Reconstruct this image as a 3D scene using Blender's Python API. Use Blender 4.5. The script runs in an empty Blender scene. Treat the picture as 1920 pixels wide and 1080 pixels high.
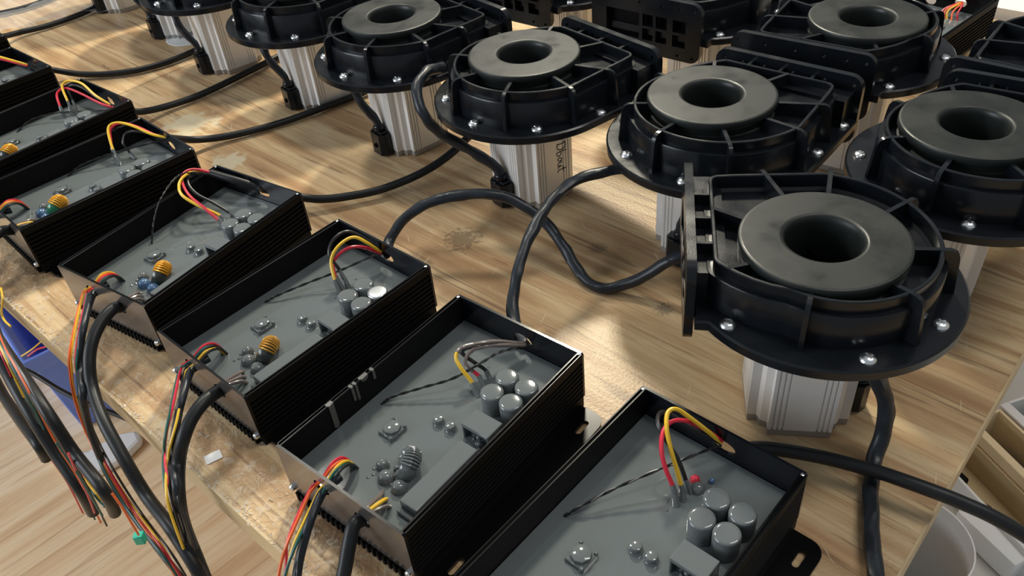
import bpy, bmesh, math, random
from mathutils import Vector, Matrix, noise
from mathutils.geometry import tessellate_polygon
PI = math.pi
random.seed(7)
scene = bpy.context.scene
COL = scene.collection

# ---------------------------------------------------------------- camera, world, lights
cam_d = bpy.data.cameras.new('camera')
cam = bpy.data.objects.new('camera', cam_d); COL.objects.link(cam)
cam_d.sensor_width = 36.0
cam_d.lens = 36.0 * 1553.31 / 1920.0
cam_d.clip_start = 0.01
pitch, roll, cam_h = 0.688597, -0.104708, 0.468403
fw = Vector((0, math.cos(pitch), -math.sin(pitch))); up0 = Vector((0, math.sin(pitch), math.cos(pitch))); rt0 = Vector((1, 0, 0))
rt = math.cos(roll) * rt0 + math.sin(roll) * up0
up = -math.sin(roll) * rt0 + math.cos(roll) * up0
cam.matrix_world = Matrix(((rt.x, up.x, -fw.x, 0), (rt.y, up.y, -fw.y, 0), (rt.z, up.z, -fw.z, cam_h), (0, 0, 0, 1)))
scene.camera = cam

world = bpy.data.worlds.new('world'); scene.world = world; world.use_nodes = True
bg = world.node_tree.nodes['Background']
bg.inputs[0].default_value = (0.86, 0.93, 1.0, 1); bg.inputs[1].default_value = 0.30

def area(name, loc, target, sx, sy, power, color):
    l = bpy.data.lights.new(name, 'AREA'); l.shape = 'RECTANGLE'; l.size = sx; l.size_y = sy
    l.energy = power; l.color = color
    o = bpy.data.objects.new(name, l); COL.objects.link(o); o.location = loc
    d = Vector(target) - Vector(loc); o.rotation_euler = d.to_track_quat('-Z', 'Y').to_euler()
    return o
area('ceiling_lamp', (0.27, 2.28, 1.75), (0.1, 0.6, 0), 0.22, 0.22, 50, (1.0, 0.935, 0.76))
area('ceiling_lamp', (-0.75, 1.65, 1.9), (-0.2, 0.7, 0), 0.25, 0.25, 18, (1.0, 0.95, 0.84))
area('ceiling_lamp', (0.95, 0.35, 1.8), (0.9, 0.35, 0), 0.3, 1.0, 12, (1.0, 0.96, 0.9))
area('window_daylight', (-2.6, 0.1, 0.9), (-0.4, 0.5, -0.3), 1.6, 1.2, 50, (0.88, 0.94, 1.0))

scene.view_settings.view_transform = 'Standard'
scene.view_settings.look = 'None'
scene.view_settings.gamma = 1.0
scene.view_settings.use_curve_mapping = False
scene.view_settings.exposure = 0.0
scene.cycles.use_denoising = True
scene.cycles.max_bounces = 8

# ---------------------------------------------------------------- materials
def lin(c):
    return tuple(((x / 255) / 12.92 if x <= 10 else ((x / 255 + 0.055) / 1.055) ** 2.4) for x in c) + (1,)
def mat(name, col, rough=0.5, metal=0.0, coat=0.0, var=0.0, vscale=60, rvar=0.0, bump=0.0, bscale=200, trans=0.0, spec=0.5, alpha=1.0):
    m = bpy.data.materials.new(name); m.use_nodes = True
    nt = m.node_tree; b = nt.nodes['Principled BSDF']
    c = col if len(col) == 4 else tuple(col) + (1,)
    b.inputs['Base Color'].default_value = c
    b.inputs['Roughness'].default_value = rough; b.inputs['Metallic'].default_value = metal
    b.inputs['Coat Weight'].default_value = coat; b.inputs['Coat Roughness'].default_value = 0.06
    b.inputs['Transmission Weight'].default_value = trans; b.inputs['Specular IOR Level'].default_value = spec
    b.inputs['Alpha'].default_value = alpha
    tc = nt.nodes.new('ShaderNodeTexCoord')
    if var or rvar:
        n = nt.nodes.new('ShaderNodeTexNoise'); n.inputs['Scale'].default_value = vscale; n.inputs['Detail'].default_value = 5
        nt.links.new(tc.outputs['Object'], n.inputs['Vector'])
        if var:
            mx = nt.nodes.new('ShaderNodeMix'); mx.data_type = 'RGBA'
            mx.inputs[6].default_value = tuple(x * (1 - var) for x in c[:3]) + (1,)
            mx.inputs[7].default_value = tuple(min(1, x * (1 + var)) for x in c[:3]) + (1,)
            nt.links.new(n.outputs['Fac'], mx.inputs[0]); nt.links.new(mx.outputs[2], b.inputs['Base Color'])
        if rvar:
            mr = nt.nodes.new('ShaderNodeMapRange')
            mr.inputs[1].default_value = 0.35; mr.inputs[2].default_value = 0.65
            mr.inputs[3].default_value = max(0.03, rough - rvar); mr.inputs[4].default_value = rough + rvar
            nt.links.new(n.outputs['Fac'], mr.inputs[0]); nt.links.new(mr.outputs[0], b.inputs['Roughness'])
    if bump:
        n2 = nt.nodes.new('ShaderNodeTexNoise'); n2.inputs['Scale'].default_value = bscale; n2.inputs['Detail'].default_value = 3
        nt.links.new(tc.outputs['Object'], n2.inputs['Vector'])
        bp = nt.nodes.new('ShaderNodeBump'); bp.inputs['Strength'].default_value = bump; bp.inputs['Distance'].default_value = 0.001
        nt.links.new(n2.outputs['Fac'], bp.inputs['Height']); nt.links.new(bp.outputs[0], b.inputs['Normal'])
    return m

M = {}
M['plastic'] = mat('black_moulded_plastic', (0.006, 0.0075, 0.010), 0.25, rvar=0.06, vscale=45, spec=0.36, bump=0.04, bscale=900)
M['disc'] = mat('black_glossy_plastic', (0.013, 0.0155, 0.0145), 0.40, rvar=0.16, vscale=24, spec=0.32, var=0.4)
M['inside'] = mat('black_matt_plastic_and_shade', (0.003, 0.003, 0.0035), 0.7, spec=0.1)
M['drip'] = mat('dry_grey_resin', lin((78, 77, 73)), 0.3)
M['alu'] = mat('brushed_aluminium', (0.84, 0.83, 0.81), 0.42, metal=0.4, bump=0.05, bscale=600, rvar=0.05)
M['alu_dark'] = mat('cast_aluminium', (0.42, 0.41, 0.40), 0.5, metal=0.7)
M['chrome'] = mat('chromed_steel', (0.88, 0.90, 0.90), 0.26, metal=1.0)
M['anod'] = mat('black_anodised_aluminium', (0.0025, 0.0026, 0.003), 0.24, spec=0.18)
M['fin'] = mat('matt_black_anodised_fins', (0.005, 0.005, 0.0052), 0.55, spec=0.12)
M['wallin'] = mat('black_gloss_inner_panel', (0.005, 0.006, 0.009), 0.16, spec=0.5)
M['front'] = mat('glossy_bronze_black_panel', (0.235, 0.215, 0.205), 0.2, metal=0.75)
M['resin'] = mat('grey_potting_resin', lin((98, 104, 105)), 0.07, coat=0.0, var=0.05, vscale=30, bump=0.05, bscale=50)
M['resin_part'] = mat('grey_resin_coating', lin((98, 103, 104)), 0.09, coat=0.3)
M['rubber'] = mat('black_rubber_jacket', (0.011, 0.0125, 0.014), 0.42, spec=0.3, bump=0.05, bscale=400)
M['sleeve'] = mat('black_heat_shrink_sleeve', (0.015, 0.019, 0.025), 0.36, bump=0.3, bscale=110, spec=0.35)
M['yellow'] = mat('yellow_wire', lin((226, 182, 46)), 0.4)
M['red'] = mat('red_wire', lin((206, 40, 62)), 0.4)
M['orange'] = mat('orange_wire', lin((224, 98, 40)), 0.4)
M['green'] = mat('dark_green_wire', lin((24, 84, 78)), 0.4)
M['blackwire'] = mat('black_wire', (0.012, 0.012, 0.013), 0.35)
M['coated'] = mat('resin_coated_wire', lin((118, 108, 104)), 0.2, coat=0.3)
M['copper'] = mat('enamelled_copper', lin((196, 146, 62)), 0.3, metal=0.4)
M['goldwire'] = mat('yellow_enamelled_wire', lin((222, 158, 40)), 0.3, metal=0.25)
M['core'] = mat('dark_ferrite_core', lin((52, 58, 54)), 0.3, coat=0.3)
M['greencore'] = mat('green_ferrite_core', lin((40, 120, 84)), 0.3, coat=0.3)
M['blue_comp'] = mat('blue_lacquer', lin((74, 104, 140)), 0.2, coat=0.4)
M['silver'] = mat('bare_capacitor_can', (0.8, 0.82, 0.83), 0.25, metal=0.9)
M['bluebin'] = mat('blue_plastic', lin((118, 148, 238)), 0.42, var=0.08, vscale=12)
M['white'] = mat('white_plastic', (0.78, 0.78, 0.76), 0.4)
M['foam'] = mat('white_foam', (0.80, 0.81, 0.80), 0.8, bump=0.3, bscale=300)
M['paper'] = mat('white_card', (0.74, 0.75, 0.74), 0.7)
M['grey'] = mat('light_grey_laminate', lin((196, 196, 190)), 0.6)
M['card'] = mat('brown_cardboard', lin((190, 170, 130)), 0.8, var=0.15, vscale=20)
M['pine'] = mat('pale_wood', lin((228, 208, 168)), 0.6, var=0.1, vscale=30)
M['brown'] = mat('dark_brown_stuff', lin((72, 58, 48)), 0.7, var=0.3, vscale=80)
M['greenpl'] = mat('green_plastic', lin((44, 96, 70)), 0.5)
M['teal'] = mat('teal_connector', lin((22, 168, 140)), 0.4)
M['flake'] = mat('dried_clear_glue', lin((222, 212, 194)), 0.25, alpha=0.75)
M['ink'] = mat('black_marker_ink', (0.02, 0.02, 0.02), 0.6)
M['dust'] = mat('black_soot', (0.02, 0.02, 0.02), 0.8)
M['band'] = mat('pale_edge_band', lin((196, 172, 132)), 0.45, var=0.06, vscale=40)

def film_material():
    m = bpy.data.materials.new('clear_plastic_film'); m.use_nodes = True
    nt = m.node_tree; b = nt.nodes['Principled BSDF']
    b.inputs['Base Color'].default_value = (0.95, 0.96, 0.97, 1); b.inputs['Roughness'].default_value = 0.06
    b.inputs['Alpha'].default_value = 0.10; b.inputs['Specular IOR Level'].default_value = 0.9
    return m
M['film'] = film_material()

def wood_material(name, ang, cols, gs, rough, film=False, marks=()):
    """long grain running along the direction ang (degrees, world)"""
    m = bpy.data.materials.new(name); m.use_nodes = True
    nt = m.node_tree; N = nt.nodes; Lk = nt.links
    b = N['Principled BSDF']
    tc = N.new('ShaderNodeTexCoord')
    mp = N.new('ShaderNodeMapping'); mp.vector_type = 'POINT'
    mp.inputs['Rotation'].default_value = (0, 0, math.radians(-ang))
    Lk.new(tc.outputs['Object'], mp.inputs['Vector'])
    def noise_(sx, sy, sc, det, dist=0.0, off=0.0):
        mm = N.new('ShaderNodeMapping'); mm.inputs['Scale'].default_value = (sx, sy, 1); mm.inputs['Location'].default_value = (off, off * .7, 0)
        Lk.new(mp.outputs[0], mm.inputs['Vector'])
        n = N.new('ShaderNodeTexNoise'); n.inputs['Scale'].default_value = sc; n.inputs['Detail'].default_value = det
        n.inputs['Distortion'].default_value = dist
        Lk.new(mm.outputs[0], n.inputs['Vector']); return n.outputs['Fac']
    def ramp(fac, stops):
        r = N.new('ShaderNodeValToRGB'); e = r.color_ramp.elements
        e[0].position, e[0].color = stops[0][0], stops[0][1]
        e[1].position, e[1].color = stops[-1][0], stops[-1][1]
        for p, c in stops[1:-1]:
            x = e.new(p); x.color = c
        Lk.new(fac, r.inputs[0]); return r.outputs[0]
    def mix(fac, a, c, mode='MIX'):
        x = N.new('ShaderNodeMix'); x.data_type = 'RGBA'; x.blend_type = mode
        if isinstance(fac, float): x.inputs[0].default_value = fac
        else: Lk.new(fac, x.inputs[0])
        for i, v in ((6, a), (7, c)):
            if isinstance(v, tuple): x.inputs[i].default_value = v
            else: Lk.new(v, x.inputs[i])
        return x.outputs[2]
    W1 = (1, 1, 1, 1); K0 = (0, 0, 0, 1)
    big = noise_(0.40 * gs, 7.0 * gs, 3.0, 4, 0.5)
    base = ramp(big, [(0.30, cols[2]), (0.46, cols[0]), (0.58, cols[1]), (0.72, cols[0])])
    fine = noise_(1.3 * gs, 36 * gs, 3.0, 5, 0.3, 3.1)
    lines = ramp(fine, [(0.36, K0), (0.47, W1)])
    c1 = mix(lines, mix(0.45, base, cols[2]), base)
    str_ = noise_(0.8 * gs, 18 * gs, 3.0, 3, 1.2, 7.7)
    dark = ramp(str_, [(0.60, K0), (0.66, W1)])
    x = N.new('ShaderNodeMath'); x.operation = 'MULTIPLY'; x.inputs[1].default_value = 0.5
    Lk.new(dark, x.inputs[0])
    c2 = mix(x.outputs[0], c1, cols[3])
    fib = noise_(10 * gs, 160 * gs, 3.0, 3, 0.0, 1.3)
    c3 = mix(0.18, c2, fib, 'OVERLAY')
    col = c3
    sep = N.new('ShaderNodeSeparateXYZ'); Lk.new(tc.outputs['Object'], sep.inputs[0])
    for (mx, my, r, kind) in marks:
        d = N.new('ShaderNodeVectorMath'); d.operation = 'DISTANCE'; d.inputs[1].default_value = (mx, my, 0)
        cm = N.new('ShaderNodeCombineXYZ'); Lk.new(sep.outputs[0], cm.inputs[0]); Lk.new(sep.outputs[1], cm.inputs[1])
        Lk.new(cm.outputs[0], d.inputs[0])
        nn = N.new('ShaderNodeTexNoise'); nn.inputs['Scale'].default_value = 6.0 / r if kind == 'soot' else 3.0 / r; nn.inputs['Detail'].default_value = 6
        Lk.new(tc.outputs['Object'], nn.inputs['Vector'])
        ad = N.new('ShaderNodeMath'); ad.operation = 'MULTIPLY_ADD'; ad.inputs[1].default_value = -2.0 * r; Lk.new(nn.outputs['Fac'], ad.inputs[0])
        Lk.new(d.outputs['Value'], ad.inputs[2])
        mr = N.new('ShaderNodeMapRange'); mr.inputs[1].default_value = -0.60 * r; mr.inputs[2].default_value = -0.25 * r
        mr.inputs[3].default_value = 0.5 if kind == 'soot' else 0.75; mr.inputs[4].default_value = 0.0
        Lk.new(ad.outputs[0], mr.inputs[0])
        cc = {'pale': lin((214, 205, 178)), 'soot': (0.05, 0.045, 0.04, 1), 'smear_and_reflection': lin((120, 96, 70))}[kind]
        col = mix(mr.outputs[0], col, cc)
    if film:   # pale hairline scratches in the varnish, in two directions
        for ang2, off in ((62, 0.0), (100, 4.0)):
            ms2 = N.new('ShaderNodeMapping'); ms2.inputs['Rotation'].default_value = (0, 0, math.radians(-ang2)); ms2.inputs['Location'].default_value = (off, off, 0)
            Lk.new(tc.outputs['Object'], ms2.inputs['Vector'])
            ms3 = N.new('ShaderNodeMapping'); ms3.inputs['Scale'].default_value = (26, 420, 1); Lk.new(ms2.outputs[0], ms3.inputs['Vector'])
            sn = N.new('ShaderNodeTexNoise'); sn.inputs['Scale'].default_value = 1.0; sn.inputs['Detail'].default_value = 1.0; Lk.new(ms3.outputs[0], sn.inputs['Vector'])
            sr = N.new('ShaderNodeMapRange'); sr.inputs[1].default_value = 0.735; sr.inputs[2].default_value = 0.78; sr.inputs[3].default_value = 0.0; sr.inputs[4].default_value = 0.6
            Lk.new(sn.outputs['Fac'], sr.inputs[0])
            col = mix(sr.outputs[0], col, lin((226, 208, 176)))
    Lk.new(col, b.inputs['Base Color'])
    # varnish: fine orange peel, rougher flakes of dried glue
    nb = N.new('ShaderNodeTexNoise'); nb.inputs['Scale'].default_value = 420; nb.inputs['Detail'].default_value = 3
    Lk.new(tc.outputs['Object'], nb.inputs['Vector'])
    bp = N.new('ShaderNodeBump'); bp.inputs['Strength'].default_value = 0.22 if not film else 0.45; bp.inputs['Distance'].default_value = 0.0007
    Lk.new(nb.outputs['Fac'], bp.inputs['Height'])
    nrm = bp.outputs[0]
    if film:
        # flaky glue and film scraps along the working edge: u = 0.7071 (x+y), strongest within 8 cm of the edge
        uu = N.new('ShaderNodeMath'); uu.operation = 'ADD'; Lk.new(sep.outputs[0], uu.inputs[0]); Lk.new(sep.outputs[1], uu.inputs[1])
        mk = N.new('ShaderNodeMapRange'); mk.inputs[1].default_value = 0.15; mk.inputs[2].default_value = 0.33
        mk.inputs[3].default_value = 1.0; mk.inputs[4].default_value = 0.0
        Lk.new(uu.outputs[0], mk.inputs[0])
        nf = N.new('ShaderNodeTexNoise'); nf.inputs['Scale'].default_value = 130; nf.inputs['Detail'].default_value = 7; nf.inputs['Distortion'].default_value = 0.9
        Lk.new(tc.outputs['Object'], nf.inputs['Vector'])
        ms = N.new('ShaderNodeMath'); ms.operation = 'MULTIPLY'; Lk.new(mk.outputs[0], ms.inputs[0]); ms.inputs[1].default_value = 0.85
        b2 = N.new('ShaderNodeBump'); b2.inputs['Distance'].default_value = 0.0026
        Lk.new(ms.outputs[0], b2.inputs['Strength']); Lk.new(nf.outputs['Fac'], b2.inputs['Height']); Lk.new(nrm, b2.inputs['Normal'])
        nrm = b2.outputs[0]
        fl = N.new('ShaderNodeMapRange'); fl.inputs[1].default_value = 0.56; fl.inputs[2].default_value = 0.66; fl.inputs[3].default_value = 0.0; fl.inputs[4].default_value = 0.7
        Lk.new(nf.outputs['Fac'], fl.inputs[0])
        m2 = N.new('ShaderNodeMath'); m2.operation = 'MULTIPLY'; Lk.new(fl.outputs[0], m2.inputs[0]); Lk.new(mk.outputs[0], m2.inputs[1])
        Lk.new(mix(m2.outputs[0], col, lin((206, 190, 166))), b.inputs['Base Color'])
        rr = N.new('ShaderNodeMapRange'); rr.inputs[3].default_value = rough; rr.inputs[4].default_value = 0.28
        Lk.new(mk.outputs[0], rr.inputs[0]); Lk.new(rr.outputs[0], b.inputs['Roughness'])
    else:
        b.inputs['Roughness'].default_value = rough
    Lk.new(nrm, b.inputs['Normal'])
    b.inputs['Specular IOR Level'].default_value = 0.3
    return m
WC = (lin((190, 157, 117)), lin((212, 185, 144)), lin((163, 127, 91)), lin((100, 71, 51)))
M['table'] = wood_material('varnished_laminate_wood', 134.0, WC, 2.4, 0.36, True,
    [(-0.378, 0.954, 0.050, 'pale'), (-0.31, 0.85, 0.03, 'pale'), (-0.043, 0.650, 0.026, 'soot'), (0.083, 0.614, 0.013, 'soot'), (0.126, 0.52, 0.012, 'soot'), (-0.482, 0.670, 0.06, 'smear_and_reflection'), (-0.135, 0.335, 0.03, 'smear_and_reflection')])  # the larger smear mark paints a dark glossy reflection into the colour
FC = (lin((226, 194, 152)), lin((236, 210, 172)), lin((210, 174, 132)), lin((178, 138, 102)))
M['floor'] = wood_material('pale_wood_flooring', 42.0, FC, 1.0, 0.4)

# ---------------------------------------------------------------- helpers
def link(name, me, m, parent=None, loc=None):
    me.materials.clear()
    for x in (m if isinstance(m, (list, tuple)) else [m]): me.materials.append(x)
    o = bpy.data.objects.new(name, me); COL.objects.link(o)
    if parent is not None: o.parent = parent
    if loc: o.location = loc
    return o
def pydata(name, V, F, smooth=True, mi=None):
    me = bpy.data.meshes.new(name); me.from_pydata([tuple(v) for v in V], [], F)
    bm = bmesh.new(); bm.from_mesh(me); bmesh.ops.recalc_face_normals(bm, faces=bm.faces[:]); bm.to_mesh(me); bm.free()
    if smooth:
        me.polygons.foreach_set('use_smooth', [True] * len(me.polygons))
        me.set_sharp_from_angle(angle=math.radians(38))
    me.update(); return me
class MB:
    def __init__(s): s.V = []; s.F = []
    def add(s, V, F):
        k = len(s.V); s.V += [tuple(v) for v in V]; s.F += [tuple(i + k for i in f) for f in F]; return s
    def xf(s, mtx):
        s.V = [tuple(mtx @ Vector(v)) for v in s.V]; return s
    def box(s, x0, x1, y0, y1, z0, z1, bev=0.0, seg=2):
        bm = bmesh.new(); bmesh.ops.create_cube(bm, size=1)
        for v in bm.verts: v.co = ((x0 + x1) / 2 + v.co.x * (x1 - x0), (y0 + y1) / 2 + v.co.y * (y1 - y0), (z0 + z1) / 2 + v.co.z * (z1 - z0))
        if bev: bmesh.ops.bevel(bm, geom=bm.edges[:], offset=bev, segments=seg, profile=0.5, affect='EDGES')
        bm.verts.index_update(); s.add([v.co[:] for v in bm.verts], [[v.index for v in f.verts] for f in bm.faces]); bm.free(); return s
    def prism(s, polys, z0, z1, axes='xyz'):
        """polys[0] outline, others holes; extruded z0..z1. axes names which world axes take (u,v,w)"""
        tri = tessellate_polygon([[Vector((p[0], p[1], 0)) for p in q] for q in polys])
        flat = [p for q in polys for p in q]; n = len(flat)
        def P(u, v, w):
            d = dict(zip(axes, (u, v, w))); return (d['x'], d['y'], d['z'])
        V = [P(p[0], p[1], z0) for p in flat] + [P(p[0], p[1], z1) for p in flat]
        F = [tuple(t) for t in tri] + [tuple(i + n for i in reversed(t)) for t in tri]
        k = 0
        for q in polys:
            m = len(q)
            for i in range(m):
                a, c = k + i, k + (i + 1) % m; F.append((a, c, c + n, a + n))
            k += m
        s.add(V, F); return s
    def lathe(s, prof, n=48, c=(0, 0, 0), cap0=False, cap1=False):
        V = []; F = []
        for r, z in prof:
            for i in range(n):
                a = 2 * PI * i / n; V.append((c[0] + r * math.cos(a), c[1] + r * math.sin(a), c[2] + z))
        for j in range(len(prof) - 1):
            for i in range(n):
                F.append((j * n + i, j * n + (i + 1) % n, (j + 1) * n + (i + 1) % n, (j + 1) * n + i))
        if cap0: F.append(tuple(reversed(range(n))))
        if cap1: F.append(tuple((len(prof) - 1) * n + i for i in range(n)))
        s.add(V, F); return s
    def tube(s, path, r, n=10, wr=0.0, ws=60.0, seed=0.0, cap=True):
        P = [Vector(p) for p in path]; V = []; F = []
        t = (P[1] - P[0]).normalized(); u = t.orthogonal().normalized()
        for i, p in enumerate(P):
            tt = (P[min(i + 1, len(P) - 1)] - P[max(i - 1, 0)]).normalized()
            u = (u - tt * u.dot(tt)).normalized(); v = tt.cross(u)
            rr = r(i / (len(P) - 1)) if callable(r) else r
            for k in range(n):
                a = 2 * PI * k / n; q = u * math.cos(a) + v * math.sin(a)
                f = rr
                if wr: f = rr * (1 + wr * (noise.noise(Vector((p.x * ws + seed, p.y * ws, p.z * ws)) + q * 0.9) * 1.6))
                V.append(p + q * f)
        m = len(P)
        for i in range(m - 1):
            for k in range(n):
                F.append((i * n + k, i * n + (k + 1) % n, (i + 1) * n + (k + 1) % n, (i + 1) * n + k))
        if cap: F += [tuple(reversed(range(n))), tuple((m - 1) * n + k for k in range(n))]
        s.add(V, F); return s
    def build(s, name, m, parent=None, smooth=True, loc=None):
        return link(name, pydata(name, s.V, s.F, smooth), m, parent, loc)
def spline(pts, per=6):
    P = [Vector(p) for p in pts]; P = [2 * P[0] - P[1]] + P + [2 * P[-1] - P[-2]]; out = []
    for i in range(1, len(P) - 2):
        for k in range(per):
            t = k / per; a, b, c, d = P[i - 1:i + 3]
            out.append(0.5 * ((2 * b) + (c - a) * t + (2 * a - 5 * b + 4 * c - d) * t * t + (3 * b - a - 3 * c + d) * t ** 3))
    out.append(P[-2]); return out
def rrect(x0, x1, y0, y1, r, n=5):
    if not isinstance(r, (tuple, list)): r = (r,) * 4
    out = []
    for (cx, cy, a0), q in zip(((x1, y1, 0), (x0, y1, 90), (x0, y0, 180), (x1, y0, 270)), r):
        sx = -1 if cx == x1 else 1; sy = -1 if cy == y1 else 1
        for i in range(n + 1):
            a = math.radians(a0 + 90 * i / n); out.append((cx + sx * q + q * math.cos(a), cy + sy * q + q * math.sin(a)))
    return out
def circ(cx, cy, rx, ry=None, n=16):
    ry = ry or rx
    return [(cx + rx * math.cos(2 * PI * i / n), cy + ry * math.sin(2 * PI * i / n)) for i in range(n)]
def empty(name, loc=(0, 0, 0), rz=0.0):
    o = bpy.data.objects.new(name, None); COL.objects.link(o); o.location = loc; o.rotation_euler = (0, 0, rz); o.empty_display_size = 0.02
    return o
def tag(o, label, cat, group=None, kind=None):
    if label: o['label'] = label
    if cat: o['category'] = cat
    if group: o['group'] = group
    if kind: o['kind'] = kind
    return o
def copy_tree(o, parent=None):
    c = o.copy(); COL.objects.link(c)
    if parent is not None: c.parent = parent
    for ch in o.children: copy_tree(ch, c)
    return c

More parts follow.
